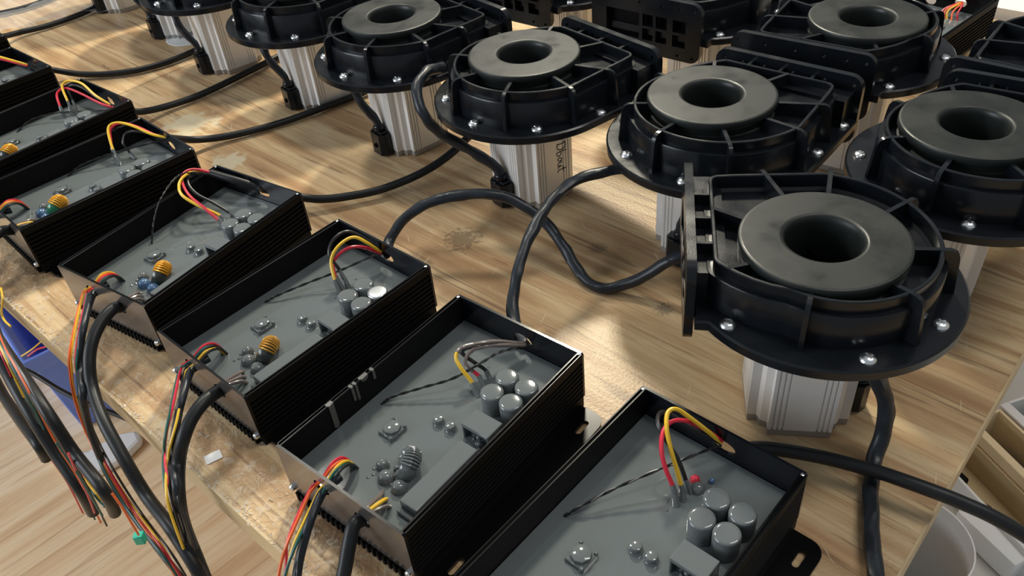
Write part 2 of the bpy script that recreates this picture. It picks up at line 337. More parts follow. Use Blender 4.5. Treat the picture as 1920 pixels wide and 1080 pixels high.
DATA = {"BOX":{"A":[0.0799,0.3855,0.775],"B":[-0.044,0.5029,0.8308],"C":[-0.1516,0.6277,0.7863],"D":[-0.2876,0.7488,0.9338],"E":[-0.4012,0.877,0.7446],"F":[-0.513,1.0052,0.8232],"G":[-0.6548,1.1387,0.8],"I":[-0.7661,1.2687,0.79],"H":[0.4794,0.8385,3.8196]},"WIRE":{"A":{"yellow":[[0.0449,0.0635,0.028],[0.0424,0.0607,0.035],[0.0394,0.0551,0.045],[0.0362,0.0477,0.057],[0.0309,0.0406,0.067],[0.0226,0.0357,0.071],[0.0168,0.0382,0.071],[0.0115,0.0458,0.063],[0.0052,0.0564,0.051],[0.0006,0.063,0.042]],"red":[[0.0507,0.0626,0.028],[0.0472,0.0574,0.039],[0.0455,0.0503,0.05],[0.0412,0.044,0.059],[0.0326,0.0391,0.064],[0.0231,0.0387,0.065],[0.0138,0.0435,0.061],[0.0062,0.053,0.053],[0.0002,0.0634,0.043]],"black":[[0.0371,0.0636,0.028],[0.0361,0.0601,0.035],[0.0334,0.0519,0.047],[0.0322,0.0398,0.06],[0.0292,0.0329,0.065],[0.0222,0.0297,0.066],[0.0162,0.033,0.063],[0.012,0.0447,0.055],[0.0006,0.063,0.041]],"pair":[[0.1003,0.0132,0.0295],[0.0956,0.0168,0.033],[0.071,0.0293,0.039],[0.04,0.0477,0.045],[0.0107,0.0605,0.043],[0.0013,0.0636,0.04]]},"B":{"yellow":[[0.057,0.0677,0.028],[0.0547,0.0609,0.037],[0.0548,0.0525,0.046],[0.0527,0.046,0.052],[0.0466,0.0447,0.055],[0.0393,0.0477,0.055],[0.0215,0.0577,0.05],[0.0022,0.0691,0.038]],"red":[[0.0471,0.0644,0.028],[0.0454,0.0588,0.035],[0.0479,0.053,0.041],[0.0471,0.0494,0.046],[0.0413,0.0485,0.049],[0.0329,0.0518,0.05],[0.0201,0.0613,0.047],[0.0036,0.0702,0.038]],"black":[[0.0391,0.0628,0.028],[0.0383,0.0595,0.035],[0.0418,0.0541,0.042],[0.0438,0.0462,0.047],[0.0439,0.0436,0.05],[0.0381,0.046,0.051],[0.0207,0.0565,0.046],[0.0024,0.0692,0.037]],"pair":[[0.1033,0.0144,0.0295],[0.0959,0.0189,0.033],[0.0796,0.0337,0.037],[0.0618,0.0497,0.041],[0.0421,0.0589,0.045],[0.0239,0.0642,0.045],[0.0045,0.0709,0.038]]},"C":{"yellow":[[0.0518,0.0614,0.028],[0.0493,0.0542,0.041],[0.0431,0.0455,0.052],[0.0348,0.0445,0.06],[0.0235,0.0464,0.064],[0.0166,0.0509,0.064],[0.0108,0.0575,0.057],[0.0007,0.0586,0.042]],"red":[[0.0471,0.0608,0.028],[0.0459,0.0508,0.043],[0.0396,0.0438,0.049],[0.0314,0.0458,0.055],[0.0225,0.05,0.057],[0.0124,0.0543,0.052],[0.0015,0.0592,0.041]],"black":[[0.0416,0.0599,0.028],[0.0397,0.0496,0.043],[0.0403,0.0409,0.055],[0.0328,0.0374,0.063],[0.0224,0.039,0.067],[0.0144,0.043,0.065],[0.0066,0.0521,0.055],[0.0007,0.0572,0.042]],"pair":[[0.0969,0.0148,0.0295],[0.0873,0.0208,0.033],[0.0621,0.034,0.037],[0.0381,0.0496,0.042],[0.009,0.0583,0.043],[-0.0001,0.0578,0.04]]},"D":{"yellow":[[0.0522,0.0645,0.028],[0.0478,0.0583,0.037],[0.0552,0.0357,0.049],[0.0574,0.0207,0.057],[0.0505,0.0091,0.06],[0.0408,0.0033,0.062],[0.0272,0.001,0.061],[0.0185,0.0074,0.059],[0.0157,0.0175,0.057]],"red":[[0.0547,0.0635,0.028],[0.0526,0.0582,0.035],[0.0534,0.0437,0.046],[0.0525,0.0239,0.055],[0.0427,0.0041,0.059],[0.0339,-0.0025,0.062],[0.0271,-0.0005,0.063],[0.0208,0.0054,0.061],[0.0149,0.0167,0.057]],"black":[[0.0378,0.0577,0.028],[0.0379,0.0556,0.035],[0.0399,0.0385,0.043],[0.043,0.022,0.05],[0.0394,0.0077,0.055],[0.0318,0.0009,0.058],[0.0246,0.0045,0.058],[0.0154,0.0167,0.056]],"pair":[[0.1035,0.0179,0.0295],[0.0938,0.0143,0.042],[0.0797,0.0089,0.053],[0.0663,0.005,0.059],[0.0467,-0.001,0.063],[0.033,0.0009,0.063],[0.0154,0.0167,0.056]],"sleeve":[[0.0159,0.0146,0.057],[0.0095,0.0395,0.052],[0.0003,0.0569,0.044],[-0.0013,0.0621,0.042]]},"E":{"yellow":[[0.0495,0.0383,0.028],[0.0481,0.0272,0.041],[0.0435,0.0149,0.05],[0.038,0.0054,0.057],[0.0314,0.0034,0.06],[0.0235,0.0105,0.06],[0.0167,0.0253,0.057],[0.0086,0.044,0.05],[-0.0025,0.0585,0.045]],"red":[[0.0519,0.0369,0.028],[0.0465,0.0198,0.041],[0.0416,0.0116,0.048],[0.0364,0.0056,0.055],[0.0287,0.0062,0.059],[0.0208,0.0133,0.059],[0.0129,0.0287,0.055],[0.0063,0.0462,0.049],[-0.0032,0.0565,0.044]],"black":[[0.0339,0.0389,0.028],[0.0343,0.029,0.037],[0.0345,0.0245,0.045],[0.0265,0.0196,0.051],[0.0158,0.0296,0.052],[-0.0033,0.0556,0.043]],"pair":[[0.0989,0.0115,0.0295],[0.0833,0.0129,0.035],[0.0615,0.0222,0.039],[0.0356,0.035,0.041],[-0.0041,0.0527,0.041]]},"F":{"yellow":[[0.0383,0.0377,0.028],[0.0347,0.0294,0.045],[0.0292,0.0161,0.057],[0.023,0.0144,0.061],[0.0168,0.0208,0.062],[0.0126,0.0374,0.06],[0.013,0.0629,0.051],[0.0058,0.0853,0.038]],"red":[[0.0465,0.0319,0.028],[0.0441,0.0253,0.041],[0.0385,0.0144,0.05],[0.0323,0.0128,0.054],[0.0253,0.0176,0.055],[0.0198,0.0369,0.051],[0.0149,0.0735,0.044],[0.0066,0.0866,0.038]],"black":[[0.0335,0.038,0.028],[0.0262,0.0224,0.043],[0.0223,0.0125,0.051],[0.0169,0.015,0.055],[0.0127,0.0328,0.054],[0.0115,0.0635,0.047],[0.0062,0.0856,0.039]],"pair":[[0.0992,0.0151,0.0295],[0.077,0.0133,0.035],[0.0517,0.0333,0.038],[0.0197,0.0774,0.038],[0.0065,0.0857,0.037]]},"G":{"yellow":[[0.0514,0.0092,0.028],[0.0421,0.0039,0.05],[0.0307,0.0107,0.057],[0.0249,0.0287,0.055],[0.0162,0.045,0.05],[0.005,0.056,0.042]],"red":[[0.0512,0.0157,0.028],[0.0417,0.0081,0.047],[0.0303,0.0138,0.053],[0.0237,0.0299,0.051],[0.0059,0.0568,0.041]],"black":[[0.0495,0.0186,0.028],[0.0376,0.0065,0.045],[0.0266,0.0138,0.05],[0.0059,0.0558,0.04]]}},"FRONT":{"B":{"sleeve":[[0.1749,0.0422,0.041],[0.1804,0.0453,0.041],[0.1886,0.0477,0.039],[0.2014,0.0524,0.035],[0.2103,0.0541,0.027],[0.2201,0.0576,0.019],[0.229,0.0621,0.011],[0.2357,0.0637,-0.003]],"signal":[[0.1644,0.0402,0.035],[0.1684,0.0435,0.045],[0.1734,0.0422,0.046],[0.1814,0.044,0.046],[0.1888,0.0459,0.045],[0.2035,0.0495,0.039],[0.2159,0.0517,0.029],[0.2261,0.0555,0.019],[0.2341,0.0592,0.009],[0.24,0.06,-0.007]],"power":[[0.1645,0.0692,0.029],[0.1728,0.0743,0.034],[0.1818,0.0749,0.037],[0.1887,0.0793,0.037],[0.1977,0.0828,0.031],[0.2067,0.0868,0.023],[0.2157,0.0907,0.015],[0.2259,0.0968,0.005]]},"C":{"sleeve":[[0.1757,0.0487,0.041],[0.1819,0.0516,0.042],[0.1933,0.0581,0.041],[0.2044,0.0655,0.038],[0.2148,0.0715,0.031],[0.2255,0.0796,0.023],[0.2344,0.0867,0.013],[0.2467,0.1109,0.0145],[0.2527,0.1141,-0.0072],[0.2587,0.1212,-0.0464],[0.2627,0.1256,-0.0872]],"signal":[[0.1648,0.0455,0.035],[0.1679,0.0506,0.045],[0.172,0.0487,0.046],[0.1813,0.0515,0.046],[0.1895,0.0558,0.045],[0.2014,0.0623,0.042],[0.2144,0.071,0.036],[0.2275,0.0811,0.029],[0.2349,0.0834,0.017],[0.2447,0.0996,0.0153],[0.2527,0.1126,0.0071],[0.2587,0.1177,-0.0229],[0.2627,0.1061,-0.089]],"power":[[0.1662,0.0752,0.029],[0.1741,0.0807,0.035],[0.184,0.0836,0.039],[0.1968,0.0848,0.04],[0.2116,0.0888,0.037],[0.2245,0.0933,0.029],[0.2349,0.094,0.013],[0.2487,0.1118,0.0052],[0.2547,0.11,-0.0247],[0.2607,0.1225,-0.0496],[0.2648,0.1281,-0.0819]]},"D":{"sleeve":[[0.1736,0.0515,0.041],[0.1833,0.0526,0.042],[0.1974,0.0621,0.041],[0.2132,0.0729,0.037],[0.2262,0.0804,0.027],[0.2369,0.0874,0.015],[0.253,0.109,0.0095],[0.2583,0.1034,-0.0204],[0.2645,0.1045,-0.054],[0.2691,0.1082,-0.1051],[0.281,0.1605,-0.1232],[0.2894,0.2032,-0.1338]],"signal":[[0.1656,0.0481,0.035],[0.1727,0.0528,0.045],[0.1786,0.0518,0.046],[0.1882,0.0555,0.045],[0.2024,0.0624,0.042],[0.2182,0.0727,0.038],[0.2307,0.0787,0.027],[0.2415,0.0833,0.011],[0.2491,0.0829,-0.0141],[0.2557,0.0863,-0.046],[0.2655,0.111,-0.0632],[0.2739,0.1405,-0.0926],[0.2859,0.1936,-0.0991],[0.29,0.2077,-0.1331]],"power":[[0.1598,0.0742,0.029],[0.1678,0.0786,0.035],[0.1773,0.0811,0.039],[0.1904,0.0832,0.041],[0.2051,0.0861,0.039],[0.2202,0.0918,0.033],[0.2329,0.0988,0.023],[0.245,0.1107,0.009],[0.26,0.1419,0.0025],[0.2704,0.1709,-0.0111],[0.2782,0.1959,-0.0356],[0.2884,0.2376,-0.0341],[0.297,0.2677,-0.0475],[0.2998,0.2731,-0.0673]]},"E":{"sleeve":[[0.1754,0.0534,0.041],[0.1847,0.0587,0.042],[0.1994,0.0667,0.041],[0.2188,0.0848,0.035],[0.2335,0.0954,0.017],[0.2435,0.127,0.0039],[0.2497,0.1706,-0.0069],[0.2537,0.2189,-0.0174],[0.2572,0.2324,-0.0607],[0.2588,0.2425,-0.1114],[0.2597,0.27,-0.1394]],"signal":[[0.1597,0.0472,0.035],[0.1643,0.0544,0.045],[0.1706,0.0469,0.046],[0.181,0.0494,0.045],[0.2012,0.0644,0.041],[0.2234,0.0882,0.033],[0.2381,0.0986,0.015],[0.2448,0.0936,-0.0236],[0.2521,0.1119,-0.0576],[0.2564,0.1548,-0.0824],[0.2577,0.2212,-0.083],[0.2578,0.2665,-0.1084],[0.2576,0.3207,-0.1087]],"power":[[0.1647,0.0669,0.029],[0.1715,0.0749,0.035],[0.1805,0.0784,0.039],[0.193,0.084,0.041],[0.2099,0.0919,0.038],[0.2282,0.1054,0.025],[0.242,0.115,-0.007],[0.2495,0.1763,-0.007],[0.2543,0.2532,0.0052],[0.258,0.312,0.0004],[0.2591,0.3339,-0.0311],[0.2592,0.3789,-0.041],[0.2599,0.3619,-0.0854]]}},"CABLE":{"A":[[0.1405,0.3424,0.03],[0.1537,0.3449,0.026],[0.1713,0.3431,0.022],[0.1933,0.338,0.018],[0.2095,0.3297,0.018],[0.2228,0.3204,0.02],[0.2351,0.3101,0.022],[0.2503,0.2992,0.022],[0.2611,0.2929,0.02],[0.2771,0.2832,0.016],[0.2938,0.2733,0.008],[0.3168,0.2629,-0.01]],"Bl":[[0.0055,0.4598,0.032],[0.0018,0.4711,0.031],[-0.0008,0.4865,0.032],[-0.0014,0.4987,0.036],[0.0009,0.5113,0.043],[0.0061,0.5242,0.053],[0.0142,0.5419,0.063],[0.0269,0.5648,0.072],[0.0414,0.5852,0.078],[0.0568,0.5994,0.082],[0.0738,0.6059,0.085],[0.0974,0.6091,0.086],[0.1206,0.6097,0.085],[0.1396,0.6114,0.08]],"C":[[-0.1087,0.5921,0.034],[-0.1057,0.6073,0.036],[-0.1004,0.6142,0.041],[-0.0891,0.6236,0.05],[-0.0683,0.6273,0.06],[-0.0435,0.6256,0.066],[-0.0172,0.624,0.066],[0.0037,0.6232,0.06],[0.0217,0.6175,0.05],[0.0369,0.6077,0.038],[0.0489,0.5908,0.025],[0.0582,0.5736,0.013],[0.0666,0.5597,0.006],[0.0804,0.5487,0.0053],[0.0959,0.5443,0.011],[0.113,0.5389,0.023],[0.1296,0.5344,0.038],[0.144,0.5318,0.047],[0.1637,0.5326,0.052],[0.1897,0.5328,0.055]],"D":[[-0.2391,0.7228,0.036],[-0.225,0.7296,0.026],[-0.2017,0.7295,0.016],[-0.1817,0.7298,0.012],[-0.1548,0.7338,0.01],[-0.1246,0.7402,0.01],[-0.0937,0.7513,0.013],[-0.0678,0.7637,0.018],[-0.047,0.7781,0.024],[-0.0286,0.797,0.03]],"E":[[-0.3644,0.8492,0.038],[-0.3612,0.8712,0.024],[-0.3524,0.8859,0.014],[-0.3281,0.8966,0.008],[-0.2925,0.9083,0.006],[-0.2499,0.9259,0.006],[-0.2071,0.9527,0.006],[-0.169,0.9761,0.006],[-0.1294,1.0055,0.008]],"F":[[-0.4595,0.9545,0.032],[-0.4513,0.965,0.022],[-0.4387,0.9762,0.014],[-0.4176,0.9963,0.008],[-0.383,1.0225,0.006],[-0.3481,1.0587,0.006],[-0.3119,1.1004,0.006],[-0.2799,1.1351,0.006],[-0.2444,1.1571,0.007]],"G":[[-0.6258,1.1123,0.034],[-0.6153,1.1292,0.022],[-0.6021,1.1347,0.014],[-0.5728,1.1301,0.008],[-0.5344,1.1252,0.006],[-0.4901,1.1283,0.006],[-0.45,1.1487,0.006],[-0.4096,1.1907,0.006],[-0.3822,1.231,0.006]],"I":[[-0.7433,1.2502,0.034],[-0.7433,1.2752,0.022],[-0.7445,1.2948,0.014],[-0.7316,1.323,0.008],[-0.6981,1.3452,0.006],[-0.6588,1.382,0.006],[-0.6314,1.4293,0.006]],"J":[[-0.8432,1.4213,0.006],[-0.8103,1.4288,0.006],[-0.7793,1.4419,0.006],[-0.7519,1.4663,0.006],[-0.7216,1.5117,0.006]]},"SLEEVE":{"one":[[0.2169,0.3626,0.088],[0.2233,0.3604,0.075],[0.2312,0.3605,0.06],[0.2368,0.3586,0.046],[0.2383,0.355,0.033],[0.2358,0.3503,0.02],[0.2301,0.341,0.01],[0.2239,0.3288,0.0068],[0.2154,0.3109,0.0066],[0.2084,0.2935,0.0066],[0.2023,0.2752,0.0066],[0.1967,0.256,0.0066],[0.1915,0.2378,0.0066]]},"AR":[[0.028,0.0616,0.0305],[0.0221,0.0704,0.0305],[0.0323,0.0663,0.029]]}
BOX, WIRE, FRONT, CABLE, SLEEVE = (DATA[k] for k in ('BOX', 'WIRE', 'FRONT', 'CABLE', 'SLEEVE'))

# ---------------------------------------------------------------- setting
S2 = math.sqrt(0.5)
def uv(u, v, z=0.0):      # u: from the working edge across the table, v: along it
    return (S2 * (u - v), S2 * (u + v), z)
fl = MB().prism([[(-4, -2), (4, -2), (4, 6), (-4, 6)]], -0.76, -0.72).build('floor', M['floor'], None, False)
tag(fl, 'pale wood floor under the workbench', None, None, 'structure')

wl = MB().box(-4, 4, 5.6, 5.7, -.76, 2.2).build('wall_back', M['grey'], None, False); tag(wl, 'grey workshop wall behind', None, None, 'structure')
wl = MB().box(3.9, 4, -2, 5.6, -.76, 2.2).build('wall_right', M['grey'], None, False); tag(wl, 'grey workshop wall at the right', None, None, 'structure')

# ---------------------------------------------------------------- workbench
bench = empty('workbench')
tag(bench, 'wood topped workbench carrying the row of open controllers and black blowers', 'table')
U0, U1, V0, V1, VS = 0.1070, 1.185, 0.0325, 2.6, 1.1085
def panel(v0, v1):
    pts = [uv(U0 + .002, v0), uv(U1, v0), uv(U1, v1), uv(U0 + .002, v1)]
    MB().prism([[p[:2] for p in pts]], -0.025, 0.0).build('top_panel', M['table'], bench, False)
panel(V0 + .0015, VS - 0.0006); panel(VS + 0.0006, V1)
def strip(name, a, b, c, d, z0, z1, m):
    MB().prism([[p[:2] for p in (a, b, c, d)]], z0, z1).build(name, m, bench, False)
strip('edge_band', uv(U0, V0), uv(U0 + .002, V0), uv(U0 + .002, V1), uv(U0, V1), -0.025, 0.0003, M['band'])
strip('edge_band', uv(U0 + .002, V0), uv(U1, V0), uv(U1, V0 + .0015), uv(U0 + .002, V0 + .0015), -0.025, 0.0003, M['band'])
for (u, v) in ((1.12, 0.12), (1.12, 2.5), (0.30, 2.5), (0.36, 0.25)):
    c = Vector(uv(u, v)); s = .025
    MB().prism([[uv(u - s, v - s)[:2], uv(u + s, v - s)[:2], uv(u + s, v + s)[:2], uv(u - s, v + s)[:2]]], -0.72, -0.025).build('leg', M['white'], bench, False)

# ---------------------------------------------------------------- blower
def pol(r, phi): a = math.radians(phi); return (r * math.cos(a), r * math.sin(a))   # x = forward, y = left
def make_outline():
    pts = []
    for i in range(0, 50):
        ph = 62 + (262 - 62) * i / 49
        pts.append(pol(0.0547 + 0.000136 * (ph - 62), ph))
    for x in (0.005, 0.02, 0.035, 0.05): pts.append((x, -0.0805 + (x - 0.0) * 0.05))
    cx, cy, r = 0.060, -0.069, 0.008
    for i in range(7):
        a = math.radians(-90 + 90 * i / 6); pts.append((cx + r * math.cos(a), cy + r * math.sin(a)))
    for y in (-0.05, -0.03, -0.01, 0.010): pts.append((0.068, y))
    cx, cy, r = 0.060, 0.019, 0.008
    for i in range(4):
        a = math.radians(45 * i / 3); pts.append((cx + r * math.cos(a), cy + r * math.sin(a)))
    pts += [(0.056, 0.0335), (0.046, 0.0405), (0.036, 0.0455)]
    return pts
OUT = make_outline()
def offset(pts, d):
    n = len(pts); out = []
    for i in range(n):
        a, b, c = Vector(pts[i - 1]), Vector(pts[i]), Vector(pts[(i + 1) % n])
        t = ((b - a).normalized() + (c - b).normalized()).normalized()
        out.append((b.x + t.y * d, b.y - t.x * d))
    return out
ZT, ZB, ZF = 0.1425, 0.1095, 0.1305
def ray_outline(phi):
    d = Vector(pol(1, phi)); best = None
    for i in range(len(OUT)):
        a, b = Vector(OUT[i]), Vector(OUT[(i + 1) % len(OUT)]); e = b - a
        den = d.x * e.y - d.y * e.x
        if abs(den) < 1e-9: continue
        t = (a.x * e.y - a.y * e.x) / den; s = (a.x * d.y - a.y * d.x) / den
        if t > 0 and -1e-6 <= s <= 1 + 1e-6: best = max(best or 0, t)
    return best
def screw_mesh(r=0.0052, h=0.0030):
    mb = MB().lathe([(r * 1.0, 0), (r * 1.0, .0004), (r * .86, h * .55), (r * .6, h * .85), (r * .3, h * .98), (r * .27, h * .7)], 16, cap1=True)
    for a in (0, PI / 2):
        w = MB().box(-r * .5, r * .5, -r * .1, r * .1, h * .8, h * 1.04); w.xf(Matrix.Rotation(a + .4, 4, 'Z')); mb.add(w.V, w.F)
    return mb
def make_blower():
    root = empty('centrifugal_blower')
    n = len(OUT)
    # housing: lower wall, ledge, upper wall, rim, recess floor, neck ring
    rings = [(offset(OUT, .0036), ZB), (offset(OUT, .0036), .1330), (offset(OUT, .0031), .1338), (OUT, .1338), (OUT, ZT - .0006), (offset(OUT, -.0006), ZT), (offset(OUT, -.0022), ZT), (offset(OUT, -.0028), ZT - .0006), (offset(OUT, -.0030), ZF + .002), (offset(OUT, -.005), ZF), ]
    V = []; F = []
    for pts, z in rings: V += [(p[0], p[1], z) for p in pts]
    nr = [(0.0478 * Vector(p).normalized().x, 0.0478 * Vector(p).normalized().y) for p in OUT]
    V += [(p[0], p[1], ZF) for p in nr]
    for j in range(len(rings)):
        for i in range(n): F.append((j * n + i, j * n + (i + 1) % n, (j + 1) * n + (i + 1) % n, (j + 1) * n + i))
    MB().add(V, F).build('volute_housing', M['plastic'], root)
    # inlet disc
    MB().lathe([(.0231, .112), (.0231, .1397), (.0234, .1420), (.0240, .1437), (.0250, .1449), (.0260, .1454), (.0269, .1455), (.0275, .1455), (.0500, .1455), (.0506, .1455), (.0518, .1450), (.0523, .1440), (.0523, .1400), (.0517, .1390), (.0500, .1386), (.0497, .1335), (.0512, .1328), (.0512, ZF - .0002)], 80).build('inlet_disc', [M['disc'], M['inside']], root)
    for pg in root.children[-1].data.polygons:
        if pg.center.z < .1385 and pg.center.xy.length < .03: pg.material_index = 1  # bore wall coloured darker, standing in for the shade inside the inlet
    # impeller seen through the inlet
    im = MB().lathe([(.006, .112), (.044, .1115), (.046, .1105), (.046, .1095), (.002, .1095)], 40, cap0=False)
    im.lathe([(.0005, .121), (.007, .120), (.009, .117), (.010, .1115)], 24)
    for k in range(7):
        a0 = 2 * PI * k / 7; pts = []
        for i in range(6):
            r = .012 + .030 * i / 5; a = a0 + .9 * i / 5; pts.append((r * math.cos(a), r * math.sin(a)))
        q = pts + [(x * 0.985 - y * .03, y * .985 + x * .03) for x, y in reversed(pts)]
        im.prism([q], .112, .1195)
    im.build('impeller', M['inside'], root)
    # ribs
    for phi in (75, 131, 175, 218, 259, 290, 26, 332):
        R = ray_outline(phi); outer = phi in (75, 131, 175, 218, 259, 290)
        th = .0031
        prof = [(.0495, ZF), (.0495, ZT - .0012), (R - .001, ZT + .0002)]
        if outer:
            e = R + .0095
            prof += [(R + .004, ZT + .0002), (e - .0022, ZT - .0012), (e - .0005, ZT - .004), (e + .0002, ZT - .008), (e + .0026, ZB), (R + .002, ZB), (R + .001, .1325), (R - .004, ZF)]
        else:
            prof += [(R - .001, ZF)]
        mb = MB().prism([prof], -th / 2, th / 2, 'xzy'); mb.xf(Matrix.Rotation(math.radians(phi), 4, 'Z'))
        mb.build('rib', M['plastic'], root)
    # bracket ribs between housing and outlet plate
    for y in (-0.054, -0.026, 0.002):
        MB().box(.066, .0785, y - .0016, y + .0016, .1330, .1412, .0004, 1).build('bracket', M['plastic'], root)
    # outlet duct
    MB().prism([[(-.0885, .0960), (.0235, .0960), (.0235, .1332), (-.0885, .1332)], [(-.0765, .0985), (.0215, .0985), (.0215, .1285), (-.0765, .1285)]], .0585, .0785, 'yzx').build('outlet_duct', M['plastic'], root)
    MB().prism([[(-.0764, .0986), (.0214, .0986), (.0214, .1284), (-.0764, .1284)], [(-.0754, .0996), (.0204, .0996), (.0204, .1274), (-.0754, .1274)]], .0600, .0784, 'yzx').box(.0745, .0750, -.0764, .0214, .0986, .1284).build('duct_shade_liner', M['inside'], root, False)  # black liner added to paint the shade inside the duct
    # outlet plate with openings
    holes = [[(-.0755, .0995), (-.0345, .0995), (-.0345, .1272), (-.0755, .1272)]]
    for y0, y1 in ((-.0305, -.0178), (-.0145, -.0015), (.0055, .0205)):
        for z0, z1 in ((.0995, .1118), (.1146, .1272)): holes.append([(y0, z0), (y1, z0), (y1, z1), (y0, z1)])
    for y in (-.087, -.062, -.034, -.008, .012, .029): holes.append(circ(y, .1385, .0017, n=10))
    for y in (-.087, -.034, .012, .029): holes.append(circ(y, .0905, .0017, n=10))
    MB().prism([rrect(-.0945, .0375, .0850, .1465, .011), *holes], .0785, .0845, 'yzx').build('outlet_plate', M['plastic'], root, True)
    # flange
    fo = []
    for i in range(57):
        ph = 34 + (270 - 34) * i / 56; p = pol(.0888, ph); fo.append((p[0] - .004, p[1] - .0062))
    fo += [(.030, -.0955), (.0780, -.0955), (.0780, .043)]
    V = []; nn = len(fo)
    for d, z in ((-.0012, .1018), (0, .1028), (0, .1086), (-.0014, .1098)): V += [(p[0], p[1], z) for p in (offset(fo, d))]
    F = [(j * nn + i, j * nn + (i + 1) % nn, (j + 1) * nn + (i + 1) % nn, (j + 1) * nn + i) for j in range(3) for i in range(nn)]
    F += [tuple(reversed(range(nn))), tuple(3 * nn + i for i in range(nn))]
    MB().add(V, F).build('mounting_flange', M['plastic'], root)
    sm = screw_mesh(); sme = pydata('screw', sm.V, sm.F)
    for x, r in ((.058, -.045), (-.020, -.0705), (-.067, -.0385), (-.078, .020), (-.0456, .0696), (.0125, .0885), (.0634, .0886)):
        link('screw', sme, M['chrome'], root, (x, -r, .1096))
    # motor: extruded section with notched corners and grooves
    side = [(.0285, -.0215), (.0350, -.0215)]
    for s0, s1 in ((-.0192, -.0178), (-.0158, -.0144), (-.0124, -.0110)):
        side += [(.0350, s0), (.0335, s0 + .0002), (.0335, s1 - .0002), (.0350, s1)]
    for s0, s1 in ((.0110, .0124), (.0144, .0158), (.0178, .0192)):
        side += [(.0350, s0), (.0335, s0 + .0002), (.0335, s1 - .0002), (.0350, s1)]
    side += [(.0350, .0215), (.0285, .0215), (.0262, .0262)]
    sec = []
    for k in range(4):
        c, s = math.cos(k * PI / 2), math.sin(k * PI / 2); sec += [(x * c - y * s, x * s + y * c) for x, y in side]
    MB().prism([sec], .0060, .1040).build('motor_body', M['alu'], root, False)
    base = [(x * .992, y * .992) for x, y in ((.028, -.0215), (.0348, -.0215), (.0348, .0215), (.028, .0215), (.0262, .0262), (.0215, .028), (.0215, .0348), (-.0215, .0348), (-.0215, .028), (-.0262, .0262), (-.028, .0215), (-.0348, .0215), (-.0348, -.0215), (-.028, -.0215), (-.0262, -.0262), (-.0215, -.028), (-.0215, -.0348), (.0215, -.0348), (.0215, -.028), (.0262, -.0262))]
    MB().prism([base], 0.0, .0060).build('motor_end_cap', M['alu_dark'], root, False)
    # cable outlet block on the motor's rear face
    blk = [(-.0345, -.013), (-.044, -.013), (-.049, -.009), (-.049, .007), (-.044, .011), (-.0345, .011)]
    g = MB().prism([blk], .002, .0275)
    g.box(-.046, -.036, -.0105, .0085, .0275, .0295, .0008, 1)
    gb = g.build('cable_outlet_block', M['plastic'], root, False)
    MB().lathe([(.0008, 0), (.0026, 0), (.0030, .0006), (.0026, .0012), (.0020, .0012)], 12).xf(Matrix.Translation((-.0490, -.001, .013)) @ Matrix.Rotation(-PI / 2, 4, 'Y')).build('screw_hole', M['inside'], gb)
    MB().lathe([(.0058, .0295), (.0062, .0302), (.0062, .0345), (.0054, .0355), (.0045, .0355)], 10, (-.0415, -.001, 0), cap1=True).build('gland', M['plastic'], root)
    for c in root.children:
        if c.name.split('.')[0] not in ('motor_body', 'motor_end_cap', 'cable_outlet_block', 'gland'): c.location.z += .0030
    return root
def blower_tail(root, pts, r=.0046):
    MB().tube(spline(pts, 8), r, 12, .16, 95, random.random() * 9).build('cable_sleeve', M['sleeve'], root)
proto = make_blower()
BL = [  # x, y, outlet direction, label
 (0.1970, 0.4058, 168, 'nearest black blower, its slotted outlet plate facing left, at the table corner', 'front'),
 (0.1785, 0.6105, 47.5, 'black blower directly behind the nearest one, its outlet plate turned away', 'left'),
 (0.0337, 0.7286, 35, 'black blower with handwriting in marker on its silver motor', 'left'),
 (-0.0955, 0.8580, 36, 'black blower whose inlet disc is cut by the top edge, left of the marked motor', 'left'),
 (-0.2168, 0.9958, 36, 'black blower two places left of the one with the marked motor', 'left'),
 (-0.3585, 1.1325, 36, 'black blower at the top edge beside the white round disc on the table', 'left'),
 (-0.4650, 1.2820, 36, 'black blower whose motor stands on a white round disc', 'left'),
 (-0.5970, 1.4235, 36, 'farthest black blower at the top left, only its motor foot in view', 'left'),
 (0.3502, 0.5223, 52, 'black blower cut by the right edge of the photo, outlet plate turned away', 'right'),
 (0.3530, 0.7283, 229.5, 'back row black blower, outlet plate facing the viewer, disc fully in view', 'back'),
 (0.2440, 0.8740, 227, 'black blower at the top centre with six small windows in its facing outlet plate', 'back'),
 (0.1060, 1.0030, 227, 'black blower at the top edge whose lower outlet plate corner shows beside a screw', 'back'),
 (0.5060, 0.6240, 225, 'black blower at the far right edge, only its rim and outlet plate top in view', 'back'),
]
blowers = []
for i, (x, y, a, lab, row) in enumerate(BL):
    o = proto if i == 0 else copy_tree(proto)
    o.location = (x, y, .0004); o.rotation_euler = (0, 0, math.radians(a))
    tag(o, lab, 'blower', 'black centrifugal blowers standing on their motors'); blowers.append(o)
tail = [(-.0415, -.001, .034), (-.0435, .001, .044), (-.050, .006, .058), (-.0535, .012, .074), (-.050, .018, .090), (-.043, .022, .098)]
for i in (3, 4, 5, 6, 7): blower_tail(blowers[i], tail)
blower_tail(blowers[1], [(-.0415, -.001, .034), (-.0418, -.003, .044), (-.044, -.009, .058), (-.047, -.016, .075), (-.046, -.02, .092)], .0052)
